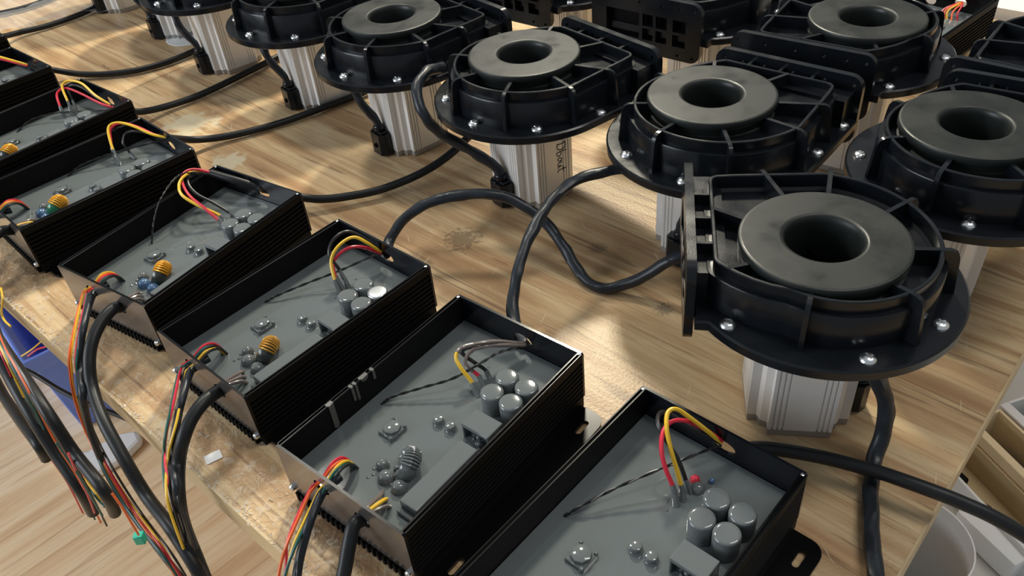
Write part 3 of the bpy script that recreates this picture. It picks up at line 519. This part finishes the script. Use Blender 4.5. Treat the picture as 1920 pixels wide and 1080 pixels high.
# the sleeve that bulges round the flange of the marked blower
def to_local(o, p):
    a = o.rotation_euler.z; d = Vector((p[0] - o.location.x, p[1] - o.location.y)); return (d.x * math.cos(a) + d.y * math.sin(a), -d.x * math.sin(a) + d.y * math.cos(a), p[2])
blower_tail(blowers[2], [(-.0415, -.001, .034), (-.0445, .004, .044), (-.058, .018, .060), (-.078, .035, .080), (-.0915, .040, .103), (-.086, .058, .122), (-.064, .072, .128), (-.040, .080, .122)], .0052)
# handwriting on the third blower's motor (right-hand face)
def handwriting(root):
    strokes = [[(0, .001), (.0005, .010)], [(-.0015, .0095), (.003, .011), (.0065, .008), (.0055, .002), (.001, .0005), (-.001, .0015)],
               [(.009, .012), (.0085, .001), (.0115, .0), (.013, .003), (.0105, .0055), (.0088, .004)],
               [(.0165, .006), (.0148, .003), (.0162, .0005), (.0185, .002), (.0182, .005), (.0165, .006), (.0195, .0048)],
               [(.0205, .006), (.0208, .001), (.0232, .0008), (.0245, .0055), (.0248, .001), (.0265, .0012)],
               [(.0290, .011), (.0285, .001), (.031, .0005)], [(.0262, .0068), (.0322, .0078)]]
    mb = MB()
    for s in strokes:
        p = spline([(0.0352, b, -a) for a, b in s], 4); mb.tube(p, .00042, 5)
    mb.xf(Matrix.Translation((0, 0, .0965)))
    mb.xf(Matrix.Rotation(-PI / 2, 4, 'Z'))
    o = mb.build('handwriting', M['ink'], root); o['label'] = 'black handwriting in marker'
    return o
hw = handwriting(blowers[2]); hw.location = (.004, 0, -.035)

# ---------------------------------------------------------------- controllers
L, WD, H = 0.1806, 0.120, 0.0528
ZR = 0.0240
def body_section():
    pts = [(.0005, .0086)]; y = .0065
    while y < .112:
        pts += [(y, .0086), (y + .0002, 0.0), (y + .0022, 0.0), (y + .0024, .0086)]; y += .0050
    pts += [(.1140, .0086), (.1142, 0.0), (.1200, 0.0)]
    zz = [.0105 + .0045 * k for k in range(8)]
    for z in zz: pts += [(.1200, z), (.1172, z + .0003), (.1172, z + .0030), (.1200, z + .0033)]
    pts += [(.1200, .0524), (.1196, .0528), (.1190, .0528), (.1187, .0524), (.1187, .0512), (.1173, .0512), (.1173, .0524), (.1170, .0528), (.1161, .0528), (.1157, .0524), (.1157, .0125)]
    pts += [(.0043, .0125), (.0043, .0524), (.0039, .0528), (.0030, .0528), (.0027, .0524), (.0027, .0512), (.0013, .0512), (.0013, .0524), (.0010, .0528), (.0004, .0528), (0, .0524)]
    for z in reversed(zz): pts += [(0, z + .0033), (.0028, z + .0030), (.0028, z + .0003), (0, z)]
    return pts
def make_shell():
    root = empty('motor_controller')
    hm = MB().prism([body_section()], 0.0, L, 'yzx'); y = .0065
    while y < .112: hm.box(L - .002, L + .0040, y + .0001, y + .0023, .0002, .0085); y += .0050
    hb = hm.build('heatsink_body', [M['fin'], M['anod']], root, False)
    for pg in hb.data.polygons:
        if pg.center.z > .0505 or (pg.center.z > .011 and .0045 < pg.center.y < .1155): pg.material_index = 1
    outline = lambda: [(.0005, .0086), (.1195, .0086), (.1200, .0092), (.1200, .0515), (.1185, .0530), (.0015, .0530), (0, .0515), (0, .0092)]
    fr = MB().prism([outline(), circ(.0425, .0395, .0075, .0055), circ(.0795, .0350, .0070, .0058)], L, L + .0020, 'yzx').build('front_panel', M['front'], root, False)
    fr.data.materials.append(M['front']); fr.data.materials[0] = M['anod']
    for pg in fr.data.polygons:
        if pg.normal.x > .9: pg.material_index = 1
    fr['label'] = 'glossy bronze-black front panel'
    MB().prism([outline(), circ(.0645, .0385, .0088, .0052)], -.0020, 0, 'yzx').build('back_panel', M['wallin'], root, False)
    MB().box(.0002, L - .0002, .0045, .1155, .0100, ZR + .005, .0004, 1).build('resin_fill', M['resin'], root, False)
    sm = MB().lathe([(.0026, 0), (.0026, .0022), (.0019, .0030), (.0010, .0031), (.0008, .0022)], 10, cap1=True); sm.xf(Matrix.Rotation(PI / 2, 4, 'Y'))
    sme = pydata('panel_screw', sm.V, sm.F)
    for y, z in ((.0035, .0108), (.1160, .0108)):
        link('panel_screw', sme, M['chrome'], root, (L + .0019, y, z))
    for y, z in ((.0025, .0512), (.1175, .0512)):
        MB().lathe([(.0012, 0), (.0012, .0004), (.0005, .0006)], 8, cap1=True).xf(Matrix.Translation((0.001, y, .0527))).build('rim_peg', M['chrome'], root)
    slots = []
    for x0 in (.014, L - .028):
        slots.append(rrect(x0, x0 + .014, .1306, .1352, .0022))
    MB().prism([rrect(.004, L - .004, .1195, .1430, (.010, .010, .001, .001)), *slots], .0004, .0032).build('mounting_flange', M['anod'], root, False)
    fixed = set(root.children)
    # board parts half sunk in the resin
    for x, y in ((.0425, .0848), (.0425, .1022), (.0600, .0852), (.0600, .1020)):
        h = .0420
        MB().lathe([(.0084, .0225), (.0084, h - .0016), (.0081, h - .0007), (.0074, h - .0001), (.0060, h + .0001), (.0002, h)], 28, (x, y, 0), cap1=True).build('capacitor', M['resin_part'], root)
    for x, y in ((.0920, .0612), (.0918, .0722)):
        MB().lathe([(.0052, .0232), (.0046, .0246), (.0040, .0252), (.0040, .0278), (.0034, .0287), (.0020, .0291), (.0002, .0292)], 20, (x, y, 0), cap1=True).build('small_capacitor', M['resin_part'], root)
    hd = MB().box(.0757, .0920, .0838, .1074, .0345, .0380, .0008, 2)
    hd.box(.0757, .0920, .0838, .0856, .0232, .0360, .0006, 1); hd.box(.0757, .0920, .1056, .1074, .0232, .0360, .0006, 1); hd.box(.0757, .0780, .0838, .1074, .0232, .0360, .0006, 1)
    hd.build('relay_cover', M['resin_part'], root, False)
    lump = MB()
    for k in range(9):
        r = random.uniform(.0014, .003); lump.lathe([(r, -.001), (r * .9, r * .5), (r * .5, r * .9), (.0001, r)], 10, (.089 + random.uniform(-.004, .0055), .0868 + .0022 * k, .0236))
    tag(lump.build('solder_lumps', M['resin_part'], root), None, None, None, 'stuff')
    MB().box(.1005, .1600, .0905, .1058, .0228, .0340, .0010, 2).build('heat_spreader_bar', M['resin_part'], root, False)
    MB().box(.1590, .1640, .0900, .1062, .0228, .0275, .0012, 2).build('bar_foot', M['resin_part'], root, False)
    ch = MB().box(.1090, .1240, .0322, .0464, .0232, .0265, .0006, 1)
    ch.lathe([(.0066, .0264), (.0064, .0290), (.0052, .0296), (.0002, .0297)], 8, (.1165, .0393, 0)); ch.build('chip_inductor', M['resin_part'], root)
    for x, y in ((.1095, .0335), (.1235, .0450), (.1100, .0450)):
        MB().lathe([(.0014, .0232), (.0016, .0262), (.0010, .0276), (.0001, .0279)], 10, (x, y, 0)).build('pin', M['resin_part'], root)
    for x, y, r in ((.1486, .0652, .0058), (.1492, .0784, .0056), (.1425, .0560, .0048)):
        MB().lathe([(r, .0232), (r * .98, .0258), (r * .8, .0285), (r * .45, .0300), (.0002, .0304)], 18, (x, y, 0)).xf(Matrix.Identity(4)).build('varistor', M['resin_part'], root)
    tl = []
    bl = MB()
    for k in range(14):
        r = random.uniform(.0011, .0022); x = random.uniform(.138, .155); y = random.uniform(.05, .085)
        bl.lathe([(r, .0236), (r * .8, .0236 + r * .6), (.0001, .0236 + r)], 8, (x, y, 0))
    for x, y in ((.052, .0565), (.048, .058), (.03, .055), (.0575, .0600), (.0955, .0885), (.099, .087)):
        r = .0013; bl.lathe([(r, .0236), (r * .8, .0236 + r * .6), (.0001, .0236 + r)], 8, (x, y, 0))
    tag(bl.build('resin_beads', M['resin_part'], root), None, None, None, 'stuff')
    for c in root.children:
        if c not in fixed: c.location.z += .005
    return root
def toroid(root, core, wind):
    mt = Matrix.Translation((.1345, .0722, .0338)) @ Matrix.Rotation(.55, 4, 'Z') @ Matrix.Rotation(1.05, 4, 'X')
    V = []; F = []; A, B = 28, 10; R, r = .0078, .0046
    for i in range(A):
        a = 2 * PI * i / A
        for k in range(B):
            b = 2 * PI * k / B; q = (R + r * .86 * math.cos(b)); V.append((q * math.cos(a), q * math.sin(a), r * 1.2 * math.sin(b)))
    for i in range(A):
        for k in range(B): F.append((i * B + k, ((i + 1) % A) * B + k, ((i + 1) % A) * B + (k + 1) % B, i * B + (k + 1) % B))
    t = MB().add(V, F).xf(mt).build('toroid_core', core, root)
    for h0, nk in ((55, 16), (268, 2)):
        w = MB()
        for k in range(nk):
            a = math.radians(h0 + k * 11.0); pts = []
            for j in range(13):
                b = 2 * PI * j / 12; q = R + (r + .0002) * math.cos(b); pts.append((q * math.cos(a), q * math.sin(a), (r * 1.35) * math.sin(b)))
            w.tube(pts, .00078, 6, cap=False)
        w.xf(mt).build('winding', wind, t)
shell = make_shell()
BOXLAB = {
 'A': 'nearest open black controller at the bottom, red and yellow wires arching over grey resin',
 'B': 'open black controller with resin drips down its inner wall and grey-coated toroid coil',
 'C': 'open black controller with one bare silver capacitor top among its grey ones',
 'D': 'open black controller turned askew, its wires looping up beside the back panel into a sleeve',
 'E': 'open black controller with a yellow coil on a green core, fifth from the front',
 'F': 'open black controller with red and yellow arches, sixth from the front, far left',
 'G': 'open black controller at the left edge with a yellow wire lying over its resin',
 'I': 'farthest controller of the left row, only a dark corner in view at the left edge',
 'H': 'open black controller at the top right with orange and red wires inside',
}
CT = {}
for i, k in enumerate('ABCDEFGIH'):
    o = shell if i == 0 else copy_tree(shell)
    x, y, a = BOX[k]; o.location = (x, y, .0004); o.rotation_euler = (0, 0, a + PI)
    tag(o, BOXLAB[k], 'controller', 'open controllers filled with grey resin'); CT[k] = o
def child(o, name, idx=0):
    c = [x for x in o.children if x.name.split('.')[0] == name]; c.sort(key=lambda q: q.name); return c[idx]
for k, (core, wind) in {'A': ('resin_part', 'resin_part'), 'B': ('resin_part', 'resin_part'), 'C': ('core', 'copper'), 'D': ('core', 'goldwire'), 'E': ('greencore', 'goldwire'), 'F': ('core', 'goldwire'), 'G': ('core', 'goldwire')}.items():
    toroid(CT[k], M[core], M[wind])
# the bare can in controller C
cap = [c for c in CT['C'].children if c.name.startswith('capacitor')]
cap[1].data = cap[1].data.copy(); cap[1].data.materials[0] = M['silver']; cap[1]['label'] = 'bare silver capacitor'
for k in ('D', 'E'):
    for v in [c for c in CT[k].children if c.name.startswith('varistor')][:2]:
        v.data = v.data.copy(); v.data.materials[0] = M['blue_comp']; v['label'] = 'blue varistor'
# drips inside controller B's far wall
dr = MB()
for x, ln, w in ((.137, .0225, .0022), (.117, .0130, .0011), (.1135, .0150, .0010), (.0965, .0085, .0011), (.105, .003, .003)):
    dr.add(*(lambda V, F: (V, F))(*(lambda m: (m.V, m.F))(MB().prism([rrect(x - w, x + w, 0.0528 - ln, .0534, (.0005, .0005, w * .9, w * .9), 4)], .0040, .0052, 'xzy'))))
    dr.box(x - w * 1.3, x + w * 1.3, 0.0015, .0050, .0526, .0536, .0004, 1)
d = dr.build('resin_drip', M['drip'], CT['B']); d['label'] = 'grey resin drips on the wall'
# wires inside
WM = {'yellow': 'yellow', 'red': 'red', 'black': 'blackwire'}
for k, ws in WIRE.items():
    for c in ('yellow', 'red', 'black'):
        if c not in ws: continue
        p = spline(ws[c], 7)
        if k == 'B':
            cut = int(len(p) * (.50 if c == 'yellow' else .22))
            o = MB().tube(p[:cut + 1], .00145, 8).build('phase_wire', M[WM[c]], CT[k])
            MB().tube(p[cut:], .00155, 8, .1, 200).build('coated_wire', M['coated'] if c != 'black' else M['blackwire'], CT[k])
        else:
            o = MB().tube(p, .00145, 8).build('phase_wire', M[WM[c]], CT[k])
        o['label'] = c + ' phase wire'
        MB().tube(p[:max(4, len(p) // 6)], lambda t: .0026 - .0009 * t, 8, .15, 200).build('resin_stem', M['resin_part'], CT[k])
    if 'pair' in ws:
        p = spline(ws['pair'], 10); tw = MB()
        for s in (0, PI):
            q = [Vector(a) + Vector((0, math.cos(i * .8 + s) * .0006, math.sin(i * .8 + s) * .0006)) for i, a in enumerate(p)]
            tw.tube(q, .00058, 6)
        o = tw.build('sensor_wire', M['blackwire'], CT[k]); o['label'] = 'thin twisted black sensor wires'
    if 'sleeve' in ws:
        MB().tube(spline(ws['sleeve'], 6), .0038, 12).build('wire_sleeve', M['rubber'], CT[k])
# front harness of controllers B to E
SIGC = {'B': ['red', 'orange', 'yellow', 'green', 'blackwire'], 'C': ['red', 'green', 'blackwire', 'yellow', 'blackwire'], 'D': ['yellow', 'orange', 'red', 'green', 'blackwire'], 'E': ['red', 'yellow', 'orange', 'green', 'blackwire']}
for k, fsx in FRONT.items():
    MB().tube(spline([(L - .012, .0445, .037), (L + .003, .0445, .0375)] + fsx['sleeve'][3:], 7), .0030, 12, .06, 60).build('signal_sleeve', M['sleeve'], CT[k])
    MB().tube(spline([(L + .0015, .0795, .0355)] + fsx['power'][3:], 8), .0050 if k != 'B' else .0046, 16).build('power_cable', M['rubber'], CT[k])
    base = spline([(L - .028, .039, .028), (L - .023, .040, .0395), (L - .014, .0415, .0445), (L - .004, .0425, .0415), (L + .003, .0425, .0405), (L + .009, .0428, .0385)] + fsx['signal'][6:], 7); nb = len(base)
    for j, c in enumerate(SIGC[k]):
        pts = []
        for i, q in enumerate(base):
            t = i / (nb - 1); sp = .0018 + .0022 * t * t
            wob = Vector((noise.noise(Vector((t * 3, j * 5.1, 1.0))) * .004 * t, noise.noise(Vector((t * 3, j * 3.7, 7.0))) * .007 * t, 0))
            pts.append(Vector(q) + Vector((sp * (j % 2) * .8, (j - 2) * sp, -.0004 * j)) + wob)
        o = MB().tube(pts, .00105, 6).build('signal_wire', M[c], CT[k]); o['label'] = (c.replace('wire', '') + ' signal wire')
    h = (L + .0015, .0795, .0355)
    for j, (c, dy) in enumerate((('coated', -.003), ('yellow' if k in 'EB' else 'coated', 0.0), ('coated', .003))):
        o = MB().tube(spline([(L - .024 + .003 * j, h[1] - .003 + dy * 2.2, .0285), (L - .018 + .002 * j, h[1] + dy * 1.5, .0345), (L - .006, h[1] + dy, .0370), (h[0] - .004, h[1] + dy * .8, h[2] + .0003), (h[0] + .001, h[1] + dy * .5, h[2])], 5), .0014, 7).build('mains_wire', M[c], CT[k])
# the orange and red wires in controller H
for c, y0 in (('red', .034), ('orange', .040), ('yellow', .046), ('red', .052), ('orange', .049)):
    p = spline([(L - .03 + random.uniform(-.006, .002), y0 - .004, .028), (L - .024, y0, .036), (L - .012, .040 + (y0 - .043) * .5, .041), (L + .004, .0425, .0395)], 6)
    o = MB().tube(p, .0011, 7).build('signal_wire', M[c], CT['H']); o['label'] = c + ' signal wire'

# ---------------------------------------------------------------- motor cables on the table
CL = {
 'A': ('cable', 'thick black cable from the nearest controller running off the right table edge', 'rubber', .0046, 0),
 'Bl': ('cable', 'creased black sleeved cable from the drip-marked controller arching up to the second blower', 'sleeve', .0047, .16),
 'C': ('cable', 'creased black cable from the silver-capacitor controller arching, then dipping behind the left-facing plate', 'sleeve', .0049, .14),
 'D': ('cable', 'black cable from the askew controller to beneath the marked motor blower', 'rubber', .0043, 0.02),
 'E': ('cable', 'black cable from the green-core controller curving to the disc-cut blower', 'rubber', .0042, 0),
 'F': ('cable', 'black cable from the sixth controller running straight up right past a motor foot', 'rubber', .0042, 0),
 'G': ('cable', 'black cable crossing the table seam towards the motor beside the white disc', 'rubber', .0042, 0),
 'I': ('cable', 'black cable from the farthest left controller corner to the top edge', 'rubber', .0042, 0),
 'J': ('cable', 'black cable lying over the clear plastic film in the top left corner', 'rubber', .0042, 0),
}
for k, (nm, lab, m, r, wr) in CL.items():
    p = spline(CABLE[k], 10)
    o = MB().tube(p, r, 14, wr, 75, len(k) + r * 1e3).build('motor_cable', M[m])
    tag(o, lab, 'cable', 'black motor cables on the table')
for (x, y, z), c, r in zip(DATA['AR'], ('red', 'blue_comp', 'resin_part'), (.0030, .0018, .0048)):
    o = MB().lathe([(r, -.001), (r, r * .3), (r * .7, r * .75), (r * .3, r * .95), (.0001, r)], 14, (x, y, z)).build('varistor', M[c], CT['A'])
for c in [c for c in CT['D'].children if c.name.startswith('mounting_flange')]: bpy.data.objects.remove(c)
o = MB().tube(spline(SLEEVE['one'], 10), .0053, 14, .18, 60, 3.3).build('motor_cable', M['sleeve'])
tag(o, 'creased sleeve cable dropping from the nearest blower and passing under another cable at the right', 'cable', 'black motor cables on the table')

# ---------------------------------------------------------------- small things on the table
d = MB().lathe([(.0002, .0), (.036, .0), (.0365, .0006), (.036, .0012), (.0002, .0012)], 40).build('paper_disc', M['paper'], None, True, (-.447, 1.250, 0.0))
tag(d, 'white round card disc under a blower motor at the top', 'disc')
for c in [x for x in blowers[6].children]: pass
bit = MB().box(-.006, .006, -.0045, .0045, 0, .0006).build('paper_scrap', M['paper'], None, False, (-.233, .409, .0002)); bit.rotation_euler = (0, 0, .5)
tag(bit, 'small square white paper scrap by the table edge', 'scrap')
# shavings of dried glue and film along the working edge
fk = MB(); rg = random.Random(11)
for k in range(560):
    v = rg.uniform(.25, .95)
    u = U0 + (abs(rg.gauss(0, .0035)) if k < 380 else rg.uniform(0, .10))
    sz = rg.uniform(.0004, .0012); an = rg.uniform(0, PI); x, y, _ = uv(u, v)
    e = Vector((math.cos(an), math.sin(an))) * sz * rg.uniform(.8, 2.2); g = Vector((-math.sin(an), math.cos(an))) * sz * .45
    lift = rg.uniform(.0002, .0014)
    fk.add([(x - e.x - g.x, y - e.y - g.y, .0003), (x + e.x - g.x, y + e.y - g.y, .0003 + lift * .5), (x + e.x * .8 + g.x, y + e.y * .8 + g.y, .0004 + lift), (x - e.x + g.x, y - e.y + g.y, .0004 + lift * .4)], [(0, 1, 2, 3)])
fo_ = fk.build('glue_shavings', M['flake'], None, False)
tag(fo_, 'whitish shavings of dried glue along the table edge', 'shavings', None, 'stuff')
# clear film bag at the far left
V = []; F = []; n, m_ = 26, 18
for i in range(n):
    for j in range(m_):
        x = -.88 + .27 * i / (n - 1); y = 1.29 + .22 * j / (m_ - 1) + .10 * i / (n - 1)
        h = .004 + .012 * abs(noise.noise(Vector((x * 22, y * 22, 0.3)))) + .008 * abs(noise.noise(Vector((x * 55, y * 40, 2.3))))
        V.append((x, y, h))
for i in range(n - 1):
    for j in range(m_ - 1): F.append((i * m_ + j, (i + 1) * m_ + j, (i + 1) * m_ + j + 1, i * m_ + j + 1))
fb = MB().add(V, F).build('plastic_film', M['film'])
so = fb.modifiers.new('thickness', 'SOLIDIFY'); so.thickness = .0003
tag(fb, 'crumpled clear plastic film lying at the far left of the table', 'film')

# ---------------------------------------------------------------- under the table, left: bin, white base, loose leads
def bin_obj():
    root = empty('storage_bin', (-.870, 1.336, -.72), math.radians(38))
    # local: near corner at lower left of the picture
    def ring(sx, sy, z, t=0): return [(x * (sx - t), y * (sy - t), z) for x, y in ((-1, -1), (1, -1), (1, 1), (-1, 1))]
    V = []; F = []
    for rg in (ring(.118, .148, 0), ring(.135, .168, .19), ring(.146, .179, .19), ring(.148, .181, .205), ring(.148, .181, .225), ring(.142, .175, .225), ring(.130, .163, .215), ring(.113, .143, .006)): V += rg
    for j in range(7):
        for i in range(4): F.append((j * 4 + i, j * 4 + (i + 1) % 4, (j + 1) * 4 + (i + 1) % 4, (j + 1) * 4 + i))
    F += [(3, 2, 1, 0), (28, 29, 30, 31)]
    b = MB().add(V, F).build('bin_shell', M['bluebin'], root, False)
    bv = b.modifiers.new('edge', 'BEVEL'); bv.width = .006; bv.segments = 2; bv.limit_method = 'ANGLE'
    return root
bn = bin_obj(); tag(bn, 'blue plastic storage bin on the floor under the table edge', 'bin')
f = MB().box(-.09, .07, -.02, .02, 0, .17, .006, 2).build('foam_sheet', M['foam'], None, True, (-.87, 1.40, -.66)); f.rotation_euler = (.25, 0, math.radians(60))
tag(f, 'white foam sheet standing in the blue bin', 'foam')
wb = MB()
pl = [tuple(q[:2]) for q in [[-1.0967, 1.3306, -0.7], [-1.0792, 1.3443, -0.7], [-0.9775, 1.1918, -0.7], [-0.9034, 1.0886, -0.7], [-0.874, 1.0691, -0.7], [-0.8314, 1.0725, -0.7], [-0.791, 1.1065, -0.7], [-0.7475, 1.1099, -0.7], [-0.7338, 1.0867, -0.7], [-0.7571, 1.0447, -0.7], [-0.796, 1.0162, -0.7], [-0.8551, 1.0239, -0.7], [-0.8845, 1.0476, -0.7], [-0.9371, 1.1103, -0.7], [-1.0131, 1.2113, -0.7]]]
wb.prism([pl], -.720, -.700)
w = wb.build('floor_tray', M['white'], None, False)
bv = w.modifiers.new('edge', 'BEVEL'); bv.width = .008; bv.segments = 2; bv.limit_method = 'ANGLE'
tag(w, 'white plastic L-shaped tray lying on the floor left of the blue bin', 'tray')
# loose leads hanging in front
LEADS = [('loose_cable', 'thick black cable with cut end hanging at the left', 'rubber', 0.0058, [[-0.5739, 0.7082, -0.051], [-0.5207, 0.6409, -0.036], [-0.4589, 0.5579, -0.0216], [-0.4263, 0.514, -0.0348], [-0.4078, 0.4899, -0.0658], [-0.3903, 0.4695, -0.0905], [-0.3972, 0.475, -0.1319]]), ('loose_cable', 'second thick black cable hanging left of the blue bin', 'rubber', 0.0055, [[-0.6473, 0.7746, -0.1648], [-0.5727, 0.6717, -0.1519], [-0.4948, 0.5796, -0.1125], [-0.4538, 0.533, -0.0956], [-0.4538, 0.5316, -0.1172]]), ('loose_cable', 'thin black cable crossing in front of the blue bin', 'rubber', 0.0035, [[-0.6956, 0.8713, -0.3], [-0.6655, 0.8512, -0.3], [-0.6327, 0.8306, -0.31], [-0.593, 0.8094, -0.32], [-0.5472, 0.7898, -0.33], [-0.5099, 0.7726, -0.34]]), ('loose_wire', 'thin red wire hanging among the leads at the far left', 'red', 0.0009, [[-0.5317, 0.6661, -0.0212], [-0.455, 0.5611, 0.0077], [-0.4466, 0.54, -0.0323], [-0.4686, 0.5535, -0.1178], [-0.4527, 0.5348, -0.1541], [-0.4708, 0.55, -0.2266]]), ('loose_wire', 'thin yellow wire hanging among the leads at the far left', 'yellow', 0.0009, [[-0.5148, 0.6491, -0.0093], [-0.4454, 0.5515, 0.0153], [-0.4292, 0.5225, -0.0166], [-0.4393, 0.5242, -0.0875], [-0.4272, 0.5093, -0.1251], [-0.4461, 0.5253, -0.2015]]), ('loose_wire', 'thin dark green wire hanging among the leads at the far left', 'green', 0.0009, [[-0.4987, 0.633, 0.0021], [-0.4361, 0.5422, 0.0227], [-0.4129, 0.5062, -0.0018], [-0.413, 0.4978, -0.0602], [-0.4041, 0.4861, -0.0987], [-0.4234, 0.5026, -0.1783]]), ('loose_wire', 'thin orange wire hanging among the leads at the far left', 'orange', 0.0009, [[-0.4834, 0.6177, 0.013], [-0.4271, 0.5332, 0.0298], [-0.3975, 0.4908, 0.012], [-0.3891, 0.474, -0.0355], [-0.3829, 0.4649, -0.0746], [-0.4024, 0.4816, -0.1569]]), ('loose_wire', 'thin black wire hanging among the leads at the far left', 'blackwire', 0.0009, [[-0.4687, 0.6031, 0.0233], [-0.4184, 0.5245, 0.0367], [-0.383, 0.4763, 0.0251], [-0.3674, 0.4523, -0.0131], [-0.3634, 0.4454, -0.0524], [-0.3829, 0.4621, -0.137]]), ('loose_wire', 'yellow wire running from under the table into the blue bin', 'yellow', 0.0016, [[-0.8616, 1.0948, -0.47], [-0.8398, 1.0985, -0.46], [-0.817, 1.1115, -0.45], [-0.7865, 1.1166, -0.44]]), ('loose_wire', 'red wire running from under the table into the blue bin', 'red', 0.0016, [[-0.8497, 1.093, -0.47], [-0.83, 1.097, -0.46], [-0.809, 1.09, -0.45], [-0.7788, 1.0949, -0.44]]), ('loose_wire', 'yellow wire curling at the left edge above the blue bin', 'yellow', 0.0008, [[-0.3909, 0.5181, 0.0952], [-0.3836, 0.5038, 0.0955], [-0.3892, 0.5023, 0.0841], [-0.387, 0.4973, 0.08], [-0.3698, 0.4772, 0.0892]]), ('loose_wire', 'fine red wire dangling over the floor with a dark green one', 'red', 0.0008, [[-0.3057, 0.3764, 0.0567], [-0.3234, 0.3942, 0.014], [-0.3373, 0.408, -0.0275], [-0.3594, 0.4302, -0.0768]]), ('loose_wire', 'fine dark green wire dangling over the floor with a red one', 'green', 0.0008, [[-0.3239, 0.3946, 0.0488], [-0.3202, 0.3909, 0.0236], [-0.3266, 0.3973, -0.0148], [-0.3321, 0.4029, -0.0464]]), ('loose_wire', 'fine orange wire ending in the teal connector', 'orange', 0.0008, [[-0.2833, 0.3625, 0.0279], [-0.28, 0.3592, 0.017], [-0.2816, 0.3608, -0.0036], [-0.2825, 0.3617, -0.0196]])]
for nm, lab, m, r, pts in LEADS:
    o = MB().tube(spline(pts, 8), r, 10 if r > .002 else 6).build(nm, M[m])
    tag(o, lab, 'lead' if r < .003 else 'cable', 'loose leads hanging beside the table')
gc = MB().box(-.0035, .0035, -.003, .003, -.005, .004, .0006, 1).build('connector', M['teal'], None, True, tuple([-0.2845, 0.3637, -0.0255]))
tag(gc, 'small teal connector hanging at the end of thin wires', 'connector')

# ---------------------------------------------------------------- under the table, right
cb = MB().box(.26, .86, .10, .74, -.72, -.30, .004, 1).build('low_cabinet', M['grey'], None, True)
tag(cb, 'light grey low cabinet beside the table end, under the white tube', 'cabinet')
tb = MB().lathe([(.0465, -.1385), (.0465, 0), (.0468, .0008), (.0480, .0008), (.0483, 0), (.0483, -.1385), (.0465, -.1385)], 44).build('card_tube', M['paper'], None, True, (.311, .380, -.161))
tag(tb, 'white open card tube standing beside the table end', 'tube')
fm = MB().box(-.035, .035, -.016, .016, 0, .030, .003, 2).build('foam_block', M['foam'], None, True, (.4490, .4455, -.2995)); fm.rotation_euler = (0, 0, math.radians(-70))
tag(fm, 'white foam block on the grey cabinet beside the card tube', 'foam')
def tray(lx, ly, w, ln, z0, z1, m, mb_, ml, tl, name, lab, cat, t=.003):
    root = empty(name, (lx, ly, z0), math.radians(-76))
    h = z1 - z0
    MB().box(0, ln, 0, tl, 0, h, .0006, 1).build('side', ml, root, False); MB().box(0, ln, w - t, w, 0, h).build('side', m, root, False)
    MB().box(0, t, tl, w - t, 0, h).build('end', m, root, False); MB().box(ln - t, ln, tl, w - t, 0, h).build('end', m, root, False)
    MB().box(t, ln - t, tl, w - t, 0, .003).build('bottom', mb_, root, False)
    tag(root, lab, cat); return root
tray(.425, .553, .0475, .24, -.2995, -.262, M['card'], M['card'], M['paper'], .003, 'carton', 'brown open carton with dark parts inside, next to the foam block', 'carton')
tray(.4715, .567, .0440, .24, -.2995, -.248, M['pine'], M['brown'], M['pine'], .009, 'wooden_tray', 'pale wooden tray of dark brown pieces beside the brown carton', 'tray')
tray(.5160, .582, .080, .26, -.2995, -.246, M['white'], M['grey'], M['white'], .011, 'plastic_tray', 'white tray with green and dark parts at the right edge', 'tray')
for (x, y, sx, sy, sz, rz, m, nm, lab, cat) in (
    (.452, .494, .020, .005, .012, -50, 'brown', 'metal_bar', 'dark bar lying in the brown carton, the farther of two', 'bar'),
    (.462, .462, .018, .005, .012, -40, 'brown', 'metal_bar', 'dark bar lying in the brown carton, the nearer of two', 'bar'),
    (.444, .520, .012, .010, .020, -70, 'anod', 'plastic_part', 'black lump in the far corner of the brown carton', 'part'),
    (.503, .520, .035, .011, .022, -74, 'brown', 'leather_piece', 'dark brown piece in the pale wooden tray', 'piece'),
    (.560, .560, .018, .012, .040, -60, 'greenpl', 'plastic_part', 'green plastic part in the white tray', 'part'),
    (.548, .530, .016, .012, .030, -30, 'anod', 'plastic_part', 'black plastic part in the white tray', 'part'),
    (.575, .515, .020, .014, .030, -80, 'blue_comp', 'plastic_part', 'blue grey plastic part in the white tray', 'part')):
    o = MB().box(-sx, sx, -sy, sy, 0, sz, .003, 2).build(nm, M[m], None, True, (x, y, -.2962)); o.rotation_euler = (0, 0, math.radians(rz)); tag(o, lab, cat)
# white bench behind the table
wb2 = MB().prism([[uv(1.195, -.2)[:2], uv(1.5, -.2)[:2], uv(1.5, .6)[:2], uv(1.195, .6)[:2]]], -.72, .012).build('white_bench', M['white'], None, False)
tag(wb2, 'white bench behind the table at the top right', 'bench')
